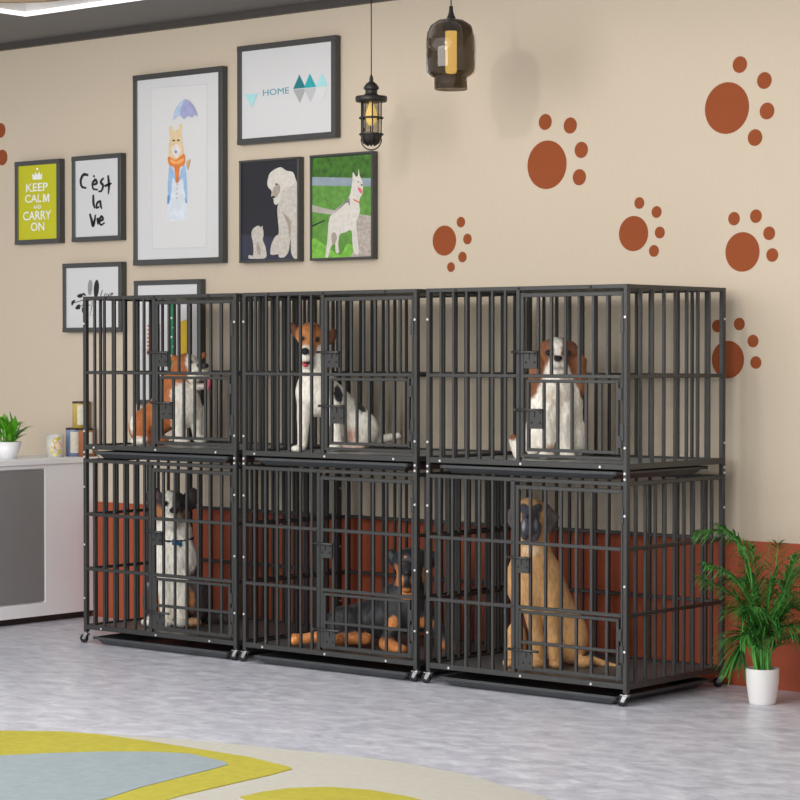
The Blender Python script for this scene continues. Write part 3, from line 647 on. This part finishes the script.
def surface_nets(V, origin, h):
    nx, ny, nz = V.shape; ins = V < 0
    corners = [(i,j,k) for i in (0,1) for j in (0,1) for k in (0,1)]
    sl = lambda A, c: A[c[0]:nx-1+c[0], c[1]:ny-1+c[1], c[2]:nz-1+c[2]]
    cnt = sum(sl(ins, c).astype(np.int8) for c in corners); act = (cnt > 0) & (cnt < 8)
    I, J, K = np.nonzero(act); n = len(I); P_ = np.zeros((n, 3)); w = np.zeros(n)
    for a in corners:
        for ax in range(3):
            if a[ax] == 0:
                b = list(a); b[ax] = 1
                va = V[I+a[0], J+a[1], K+a[2]]; vb = V[I+b[0], J+b[1], K+b[2]]; cr = (va < 0) != (vb < 0)
                t = np.where(cr, va/np.where(cr, va-vb, 1), 0); q = np.stack([np.full(n, a[0], float), np.full(n, a[1], float), np.full(n, a[2], float)], 1); q[:, ax] = t
                P_ += q*cr[:, None]; w += cr
    P_ = P_/w[:, None]+np.stack([I, J, K], 1)
    idx = -np.ones(act.shape, int); idx[I, J, K] = np.arange(n); faces = []
    for ax in range(3):
        o = [1 if k != ax else 0 for k in range(3)]
        A = ins[o[0]:nx-1+0*1, o[1]:ny-1, o[2]:nz-1]
        s1 = [slice(1 if k != ax else 0, V.shape[k]-1) for k in range(3)]; s2 = list(s1); s2[ax] = slice(1, V.shape[ax])
        A = ins[tuple(s1)]; B = ins[tuple(s2)]; e = np.nonzero(A != B); fl = A[e]
        i, j, k = [e[m]+(1 if m != ax else 0) for m in range(3)]
        b_, c_ = [(1,2),(2,0),(0,1)][ax]
        def cell(db, dc):
            q = [i.copy(), j.copy(), k.copy()]; q[b_] = q[b_]-db; q[c_] = q[c_]-dc; return idx[q[0], q[1], q[2]]
        f = np.stack([cell(1,1), cell(0,1), cell(0,0), cell(1,0)], 1); f[~fl] = f[~fl][:, ::-1]; faces.append(f)
    F = np.concatenate(faces); F = F[(F >= 0).all(1)]
    return P_*h+origin, F
def Dog(label, uref, v0, zf, Yw, prims, patches, rough=.75, furamp=.0015, h=.0052, furs=70.):
    """prims: ('e', (u,v,t), (ru,rv,rt), tilt_deg, colour, k)   ellipsoid, or
              ('c', (u,v,t), (u,v,t), r0, r1, colour, k)        tapered limb; pixel-sized units, t towards the viewer"""
    # place on the crate floor: uref column at depth plane Yw
    p0 = ony(uref, v0, Yw); s = (p0-CP)@fw/CF; dl = (CP[2]-zf)/((p0-CP)@fw)
    base = np.array([p0[0], p0[1], zf])
    def loc(q): u, v, t = q; return np.array([(u-uref)*s, -t*s, (v0-v)*s+t*s*dl])
    P = []
    for q in prims:
        if q[0] == 'e':
            c = loc(q[1]); rr = np.array(q[2], float)*s; rr = np.array([rr[0], rr[2], rr[1]]); a = R(q[3])
            M = np.array([[math.cos(a), 0, math.sin(a)],[0,1,0],[-math.sin(a), 0, math.cos(a)]])   # tilt in the picture plane
            P.append(('e', c, rr, M, q[4], q[5]*s))
        else: P.append(('c', loc(q[1]), loc(q[2]), q[3]*s, q[4]*s, q[5], q[6]*s))
    lo = np.array([1e9]*3); hi = -lo
    for q in P:
        if q[0] == 'e': r = max(q[2]); a, b = q[1]-r, q[1]+r
        else: r = max(q[3], q[4]); a, b = np.minimum(q[1], q[2])-r, np.maximum(q[1], q[2])+r
        lo = np.minimum(lo, a); hi = np.maximum(hi, b)
    lo[2] = max(lo[2], -.01); lo = lo-.03; hi = hi+.03
    n = np.ceil((hi-lo)/h).astype(int); ax = [lo[i]+h*np.arange(n[i]) for i in range(3)]
    V = np.full(n, 1., np.float32)
    def dist(q, X, Y, Z):
        if q[0] == 'e':
            c, rr, M = q[1], q[2], q[3]; x, y, z = X-c[0], Y-c[1], Z-c[2]
            xl = M[0,0]*x+M[0,2]*z; zl = M[2,0]*x+M[2,2]*z
            k0 = np.sqrt((xl/rr[0])**2+(y/rr[1])**2+(zl/rr[2])**2); k1 = np.sqrt((xl/rr[0]**2)**2+(y/rr[1]**2)**2+(zl/rr[2]**2)**2)
            return k0*(k0-1)/np.maximum(k1, 1e-6)
        a, b = q[1], q[2]; d = b-a; t = np.clip(((X-a[0])*d[0]+(Y-a[1])*d[1]+(Z-a[2])*d[2])/max(d@d, 1e-9), 0, 1)
        return np.sqrt((X-a[0]-t*d[0])**2+(Y-a[1]-t*d[1])**2+(Z-a[2]-t*d[2])**2)-(q[3]+(q[4]-q[3])*t)
    for q in P:
        if q[0] == 'e': r = max(q[2]); a, b = q[1]-r, q[1]+r
        else: r = max(q[3], q[4]); a, b = np.minimum(q[1], q[2])-r, np.maximum(q[1], q[2])+r
        k = q[-1]; mg = k+.022; i0 = np.maximum(((a-mg-lo)/h).astype(int), 0); i1 = np.minimum(((b+mg-lo)/h).astype(int)+2, n)
        X = ax[0][i0[0]:i1[0]][:,None,None]; Y = ax[1][i0[1]:i1[1]][None,:,None]; Z = ax[2][i0[2]:i1[2]][None,None,:]
        d = dist(q, X, Y, Z); sub = V[i0[0]:i1[0], i0[1]:i1[1], i0[2]:i1[2]]
        hh = np.maximum(k-np.abs(sub-d), 0)/max(k, 1e-6); V[i0[0]:i1[0], i0[1]:i1[1], i0[2]:i1[2]] = np.minimum(sub, d)-hh*hh*k*.25
    X = ax[0][:,None,None]; Y = ax[1][None,:,None]; Z = ax[2][None,None,:]
    near = np.abs(V) < .03
    w = np.sin(X*furs*1.3+3*np.sin(Z*19+Y*11))*np.sin(Y*furs*1.1+2*np.sin(Z*23+X*17))+.6*np.sin(X*furs*2.3+Z*31+2*np.sin(Y*40))*np.sin(Z*57+Y*furs*1.9)
    V = np.where(near, V+w*furamp, V)
    V = np.maximum(V, -(Z+0*X+0*Y))                            # feet flat on the floor
    verts, faces = surface_nets(V, lo, h)
    # colours
    x, y, z = verts.T; num = np.zeros((len(x), 3)); den = np.zeros(len(x))+1e-12
    for q in P:
        d = dist(q, x, y, z); col = np.array(lin(q[-2])[:3]); wgt = np.exp(-np.maximum(d, -.02)/.0032); num += wgt[:,None]*col; den += wgt
    col = num/den[:,None]
    for (c, rr, cc, soft) in patches:
        c = loc(c); rr = np.array([rr[0], rr[2], rr[1]])*s; e = np.sqrt(((verts-c)/rr)**2 @ np.ones(3))
        e = e+.10*np.sin(x*130+z*90)*np.sin(z*110+y*70); a = np.clip((1-e)/soft+.5, 0, 1)[:,None]
        col = col*(1-a)+np.array(lin(cc)[:3])*a
    me = bpy.data.meshes.new('dog'); me.from_pydata(verts.tolist(), [], faces.tolist())
    ca = me.color_attributes.new('coat', 'FLOAT_COLOR', 'POINT'); ca.data.foreach_set('color', np.concatenate([col, np.ones((len(x),1))], 1).ravel().astype(np.float32))
    me.polygons.foreach_set('use_smooth', [True]*len(faces)); me.materials.append(coat_mat('dog_coat', rough)); me.update()
    o = bpy.data.objects.new('dog', me); C.objects.link(o); o.location = base; o.rotation_euler = (0, 0, YAW)
    tag(o, label, 'dog', 'dogs sitting and lying in the crates'); return o, loc, s
UF = .992+.016; LF = .0716+.016
NO = (18,17,18)
# bulldog
OR = (180,104,50); WH = (242,235,222); DK = (44,30,26); PK = (226,110,130)
Dog('brown and white bulldog with a pink tongue hanging out, sitting in a crate', 172, 446.5, UF, .40, [
 ('c',(148,426,-4),(180,404,2),17,19,OR,6), ('e',(143,429,6),(14,16,11),0,OR,6), ('e',(184,408,8),(17,22,14),0,WH,7),
 ('c',(168,394,0),(184,378,5),15,14,OR,7), ('e',(187,369,6),(14,14,13),0,OR,4), ('e',(200,375,13),(9,9,9),0,WH,4),
 ('e',(196,380,19),(6,7,5),10,WH,3), ('e',(206,379,10),(5,7,5),-10,WH,3), ('e',(201,388,14),(8,4,7),0,WH,2), ('e',(201,384,18),(8,1.7,5),0,DK,1),
 ('e',(207,368,18),(3.6,2.6,3),0,NO,1), ('e',(209,387,20),(3.4,7,2),-12,PK,1), ('e',(192.5,364,18),(2,1.8,1.5),0,NO,1), ('e',(203,363,14),(1.8,1.8,1.6),0,NO,1),
 ('e',(176,361,8),(5,3.5,4),-35,OR,2), ('e',(203,357.5,0),(4,3,3),35,OR,2),
 ('c',(180,414,13),(181,440,15),8,5.5,WH,4), ('e',(184,443,18),(8,4,7),0,WH,2), ('c',(196,412,6),(198,438,6),7.5,5,WH,4), ('e',(201,441.5,9),(7,4,6),0,WH,2),
 ('e',(141,443,15),(9,4,7),0,WH,2), ('e',(158,441,10),(12,6,8),0,OR,3), ('e',(152,410,8),(1,1,1),0,OR,1)],
 [((194,362,16),(7,12,14),WH,.3), ((186,396,14),(14,12,16),WH,.3), ((203,372,10),(7,8,9),WH,.3), ((203,368,18),(4.5,4,6),(60,56,58),.4), ((152,438,18),(3,10,5),(110,50,24),.5), ((168,432,20),(7,14,8),OR,.3), ((192.5,364,19),(2.2,1.5,3),NO,.3), ((134,425,10),(3,10,8),WH,.4)], furamp=.0008)
# terrier
TN = (184,118,62); BR_ = (100,58,32)
Dog('white terrier with a tan face, brown ears and black patches, mouth open, sitting', 335, 449, UF, .40, [
 ('e',(311,334,8),(14.5,13,13),0,TN,4), ('c',(309,344,15),(308,350,20),8,7,TN,4), ('c',(307.5,351,22),(306.5,357,28),6.5,6,WH,3), ('e',(306.5,351,34),(4,3.6,3),0,NO,1), ('e',(308,365,24),(6,3.6,6),0,WH,2), ('e',(308.5,361.5,26),(5.5,1.5,6),0,NO,1),
 ('e',(306.5,363.5,31.5),(2.8,3.4,2.5),0,(214,70,80),1), ('e',(303.3,338,19.5),(2.4,2.2,2.6),0,NO,1), ('e',(317.5,338.5,19.5),(2.4,2.2,2.6),0,NO,1),
 ('e',(295,329,8),(4.5,8.5,3),25,BR_,2), ('e',(332,335,4),(4.5,8.5,3),-18,BR_,2),
 ('c',(315,352,4),(317,378,4),13,15,WH,6), ('e',(313,392,8),(17,23,14),0,WH,7), ('c',(320,390,0),(358,424,-14),19,18,WH,9), ('e',(361,428,0),(18,19,12),0,WH,6),
 ('c',(305,402,16),(303,444,18),7.5,4.6,WH,4), ('e',(299,447,23),(7,3.5,7),0,WH,2), ('c',(334,404,16),(338,442,18),7.5,5,WH,4), ('e',(335,446,23),(7,3.5,7),0,WH,2),
 ('e',(352,445,14),(14,4.5,7),0,(214,186,170),3), ('c',(376,438,-8),(398,434,-12),4.5,3.2,WH,3)],
 [((300,346,10),(5,12,12),(214,140,70),.4), ((315,330,18),(2.4,8,6),(120,72,40),.4), ((362,398,0),(7,13,22),(26,28,34),.2), ((339,392,14),(5,10,10),(30,32,38),.2), ((309,362,26),(8,1.6,10),(30,22,20),.4), ((350,434,12),(9,7,8),(206,170,154),.9), ((326,356,10),(6,9,9),(190,186,160),.6)], furamp=.0006)
# cavalier
CB = (136,84,52)
Dog('brown and white spaniel with long wavy ears, sitting and facing forward', 555, 455.5, UF, .42, [
 ('e',(556,349,6),(16,14.5,13),0,CB,4), ('e',(556.5,362,18),(9,8,9),0,WH,4), ('e',(556.5,356.5,27),(4.4,3.2,3),0,NO,1), ('e',(556.5,370,16),(7,4,7),0,WH,2), ('e',(556.5,366,24),(4,.9,2.4),0,(70,44,40),.5),
 ('e',(547,351,17.5),(2.8,2.8,2.4),0,NO,1), ('e',(567,351,17.5),(2.8,2.8,2.4),0,NO,1),
 ('c',(543,344,2),(537,360,6),5,7,CB,3), ('c',(537,360,6),(533,380,8),7.5,6,CB,3), ('c',(570,344,2),(577,360,6),6,8,CB,3), ('c',(577,360,6),(582,384,4),8.5,6,CB,3),
 ('c',(556,368,0),(556,390,2),14,19,WH,6), ('e',(555,404,4),(27,30,17),0,WH,8), ('c',(555,402,-4),(555,436,-12),24,24,WH,8), ('e',(555,412,17),(13,26,8),0,(214,200,182),6),
 ('c',(546,408,17),(546,448,20),9,7,WH,4), ('c',(565,408,17),(565,448,20),9,7,WH,4), ('e',(545,452,26),(8,4,8),0,WH,2), ('e',(566,452,26),(8,4,8),0,WH,2),
 ('e',(534,434,4),(11,20,14),0,WH,6), ('e',(576,434,4),(10,20,14),0,WH,6), ('c',(520,452,-6),(513,436,-8),6,4.5,WH,3)],
 [((556.5,341,16),(4.6,15,20),WH,.3), ((513,432,-8),(6,6,8),CB,.4), ((531,386,6),(8,9,14),CB,.4), ((583,388,4),(6,9,12),CB,.4), ((556.5,372,14),(9,7,14),WH,.4), ((547,351,20),(3,3,4),NO,.3), ((567,351,20),(3,3,4),NO,.3), ((548,448,26),(6,6,6),(170,140,118),.8)], furamp=.0026, furs=95)
# shepherd with collar
AB = (52,42,42); AT = (176,116,66)
aus, aloc, as_ = Dog('long-haired tricolour shepherd dog with a white chest and blue bone tag, sitting', 172, 629, LF, .30, [
 ('e',(172,510,6),(17,16,14),0,AB,4), ('e',(173.5,523,18),(9,9,11),0,WH,4), ('e',(177,515.5,29),(4.2,3.4,3),0,NO,1), ('e',(174,530,18),(6,3.6,8),0,WH,2),
 ('e',(166.5,508,18.5),(2.3,2.2,2),0,NO,1), ('e',(182.5,508.5,18.5),(2.3,2.2,2),0,NO,1),
 ('e',(154,500,2),(8,9.5,4),-20,AB,3), ('e',(191,503,0),(8,12,4),-15,AB,3), ('e',(172,533,6),(20,11,12),0,WH,6),
 ('c',(174,530,0),(175,562,2),16,21,WH,6), ('e',(175,560,8),(22,25,15),0,WH,7), ('c',(175,568,-6),(176,606,-16),22,25,AB,8),
 ('c',(168,582,15),(168.5,622,18),8.5,6,WH,4), ('c',(183,582,15),(183,622,18),8.5,6,WH,4), ('e',(168,626.5,24),(7.5,4.5,8),0,WH,2), ('e',(183,626.5,24),(7.5,4.5,8),0,WH,2),
 ('e',(155,604,2),(12,22,14),0,AB,6), ('e',(198,602,2),(12,22,14),0,AB,6), ('e',(150,625,14),(7,4.5,9),0,WH,2), ('e',(194,626,14),(9,4.5,9),0,(210,160,110),2), ('c',(202,620,-10),(228,622,-12),7,5,AB,4)],
 [((170.5,502,16),(4,16,20),WH,.3), ((160,517,14),(6,8,10),AT,.5), ((187,520,12),(4,6,8),AT,.5), ((166.5,502,20),(2.6,2,4),AT,.4), ((183,503,20),(2.6,2,4),AT,.4), ((154,500,8),(5,6,6),(128,100,92),.7), ((168,508,20),(3,3,4),NO,.4), ((160,610,12),(4,16,8),AT,.6), ((192,604,14),(4,12,8),AT,.6), ((152,566,0),(6,24,16),(226,218,208),.6), ((194,585,8),(6,10,12),(80,68,66),.6)], furamp=.0026, furs=80)
def collar():
    c = aloc((175,541,2)); m = MB(); rx_, ry_ = 18.5*as_, 17.5*as_
    m.tube([(c[0]+rx_*math.cos(a), c[1]-.006-ry_*math.sin(a), c[2]-.012*math.sin(a)) for a in np.linspace(0, 2*math.pi, 33)], .006, 8)
    co = m.build('collar', mat('black_collar', (26,26,28), .6), aus)
    t = aloc((179,547,22)); b = MB()
    b.tube([(t[0]-.018,t[1],t[2]+.003),(t[0]+.018,t[1],t[2]-.005)], .008, 8)
    for sx in (-1, 1):
        for sz in (-1, 1): b.lathe([(0,-.005),(.008,-.005),(.008,.005),(0,.005)], t[0]+sx*.018, t[1], 10, axis='y', z0=t[2]-sx*.004+sz*.007)
    b.build('bone_tag', mat('blue_tag', (20,112,158), .35), co)
collar()
# rottweiler
RB = (34,35,40); RT = (204,128,66)
Dog('black and tan rottweiler lying down with its front paws forward', 395, 645, LF, .36, [
 ('c',(352,620,-22),(385,614,-8),18,22,RB,8), ('e',(412,606,4),(22,26,18),0,RB,8), ('e',(396,602,4),(18,22,15),0,RB,6), ('c',(412,588,4),(412,568,6),17,15,RB,6),
 ('e',(412,559,8),(19,14,15),0,RB,4), ('c',(409,569,20),(407,578,30),9.5,8,RB,4), ('e',(407,571,37),(4,3.2,3),0,NO,1), ('e',(401,580,28),(5,6,6),0,RT,2), ('e',(414,580,28),(5,6,6),0,RT,2), ('e',(407,587,24),(6,3.5,8),0,RT,2),
 ('e',(403.5,562,22),(2.2,2,2),0,(70,40,20),1), ('e',(417,562.5,22),(2.2,2,2),0,(70,40,20),1),
 ('e',(393,556,4),(5.5,10,4),18,RB,3), ('e',(431,558,4),(6,10,4),-20,RB,3),
 ('c',(396,616,14),(388,638,24),9,7,RB,5), ('c',(386,641,24),(395,645,34),7,6,RT,3), ('e',(400,646.5,38),(8,5,8),0,RT,3),
 ('c',(428,614,12),(444,638,18),9,7,RB,5), ('c',(444,640,18),(452,645,24),6.5,6,RT,3), ('e',(455,646,28),(7,4.5,8),0,RT,2),
 ('e',(346,622,-4),(22,19,14),0,RB,6), ('c',(366,636,10),(340,637,14),6,5.5,RT,4), ('e',(338,638,18),(7,6,8),0,RT,3), ('c',(342,612,-12),(326,630,-8),8,6,RB,5), ('c',(322,634,-2),(296,637,0),6,5,RT,4), ('e',(294,637,2),(6,6,7),0,RT,3)],
 [((393,621,26),(6,7,12),RT,.3), ((424,621,22),(9,6,12),RT,.3), ((405,555,24),(2.2,1.8,4),RT,.3), ((418,555.5,24),(2.2,1.8,4),RT,.3), ((396,573,16),(4,10,10),RT,.4), ((425,573,16),(3,9,10),RT,.4), ((407,593,20),(7,6,10),RT,.4), ((400,579,34),(4,6,9),RT,.4), ((414.5,579,34),(4,6,9),RT,.4), ((407,571,36),(3,7,9),RB,.4)], furamp=.001, rough=.5)
# great dane
FA = (206,158,104); FM = (66,66,76); FE = (92,82,84)
Dog('tall fawn great dane with a dark grey muzzle and drooping ears, sitting', 543, 662.5, LF, .30, [
 ('e',(530,508,6),(16.5,13.5,13),0,FA,4), ('c',(530,511,14),(528,526,28),8.5,7.5,FM,3), ('e',(522,529,24),(4.2,9.5,6),10,FM,2), ('e',(535.5,529,24),(4.2,9.5,6),-10,FM,2), ('e',(527,515.5,35),(3.6,3,3),0,NO,1),
 ('e',(523,505.5,17.5),(2.6,2.4,2),0,NO,1), ('e',(537,505,17.5),(2.6,2.4,2),0,NO,1), ('e',(529,536,20),(6,3,6),0,(120,100,90),2),
 ('c',(516,504,1),(508.5,514,0),4,3.6,FE,2), ('c',(508.5,514,0),(513,524,1),3.6,2.2,FE,2), ('e',(512,513,0),(4,8,3),10,FE,2), ('c',(544,503,2),(555,514,1),4.5,3.6,FE,2), ('c',(555,514,1),(548.5,529,3),3.6,2.2,FE,2), ('e',(548.5,514,1),(5.5,8,3),20,FE,3),
 ('c',(531,528,2),(533,552,4),15,19,FA,6), ('e',(531,578,6),(26,32,18),0,FA,8), ('c',(538,574,0),(560,632,-14),24,26,FA,10), ('e',(571,634,0),(17,27,14),0,FA,7),
 ('c',(528,592,14),(536,638,20),10,6,FA,5), ('c',(536,638,20),(537,656,20),6,5.6,FA,3), ('e',(537,661,26),(7,4.5,9),0,FA,2), ('c',(549,590,14),(552,638,19),9.5,6,FA,5), ('c',(552,638,19),(553,656,19),6,5.6,FA,3), ('e',(554,661,25),(7,4.5,9),0,FA,2),
 ('e',(516,640,-2),(11,22,12),0,FA,5), ('e',(508,660,10),(6,5,9),0,FA,2), ('e',(583,659,14),(9,6,10),0,FA,3), ('c',(590,656,-2),(604,661,2),4.5,3.4,FA,3), ('c',(604,661,2),(619,664,6),3.4,2.2,FA,1)],
 [((522.5,505.5,18),(5,6,6),FM,.4), ((537.5,505,18),(5,6,6),FM,.4), ((528,520,20),(6,12,16),FM,.4), ((521.5,522,32),(1.6,7,6),(146,146,152),.6), ((534,522,32),(1.6,7,6),(146,146,152),.6), ((530,500,18),(9,3,8),FA,.5), ((540,630,10),(6,14,8),(190,150,110),.8), ((530,548,22),(9,5,8),(232,200,160),.7)], furamp=.0006)

# ------------------------------------------------------------------ light
sc = bpy.context.scene
w = bpy.data.worlds.new('room_light'); sc.world = w; w.use_nodes = True
bg = w.node_tree.nodes['Background']; bg.inputs['Color'].default_value = (1, .985, .97, 1); bg.inputs['Strength'].default_value = .62
def area(name, loc, target, size, power, col=(1,1,1), sy=None):
    l = bpy.data.lights.new(name, 'AREA'); l.energy = power; l.size = size; l.color = col
    if sy: l.shape = 'RECTANGLE'; l.size_y = sy
    o = bpy.data.objects.new(name, l); C.objects.link(o); o.location = loc; o.rotation_euler = (Vector(target)-Vector(loc)).to_track_quat('-Z', 'Y').to_euler(); return o
kl = bpy.data.lights.new('ceiling_spot', 'POINT'); kl.energy = 58; kl.shadow_soft_size = .05; kl.color = (1, .97, .93)
ko = bpy.data.objects.new('ceiling_spot', kl); C.objects.link(ko); ko.location = (3.0, -2.6, 3.2)
area('front_fill', (2.2, -9.5, 2.7), (1.4, .8, 1.9), 8.5, 620, (1, 1, 1), 3.4)  # broad fill added behind the view to brighten wall and crate fronts, no window there
area('overhead_fill', (2.0, -2.4, 3.3), (2.0, -2.4, 0), 4.0, 42, (1, 1, 1), 2.0)  # unseen overhead fill, added to brighten the floor
area('cove_light', (.6, -.35, 3.315), (.6, -.35, 3.4), 2.3, 5, (1, 1, 1), .7)

# ------------------------------------------------------------------ camera
cam = bpy.data.cameras.new('camera'); co = bpy.data.objects.new('camera', cam); C.objects.link(co)
cam.sensor_width = 36; cam.lens = CF/800*36; cam.clip_end = 100
co.matrix_world = Matrix(((rt[0], up[0], -fw[0], CP[0]), (rt[1], up[1], -fw[1], CP[1]), (rt[2], up[2], -fw[2], CP[2]), (0,0,0,1)))
sc.camera = co
vs = sc.view_settings; vs.view_transform = 'Standard'; vs.look = 'None'; vs.exposure = 0; vs.gamma = 1; vs.use_curve_mapping = False
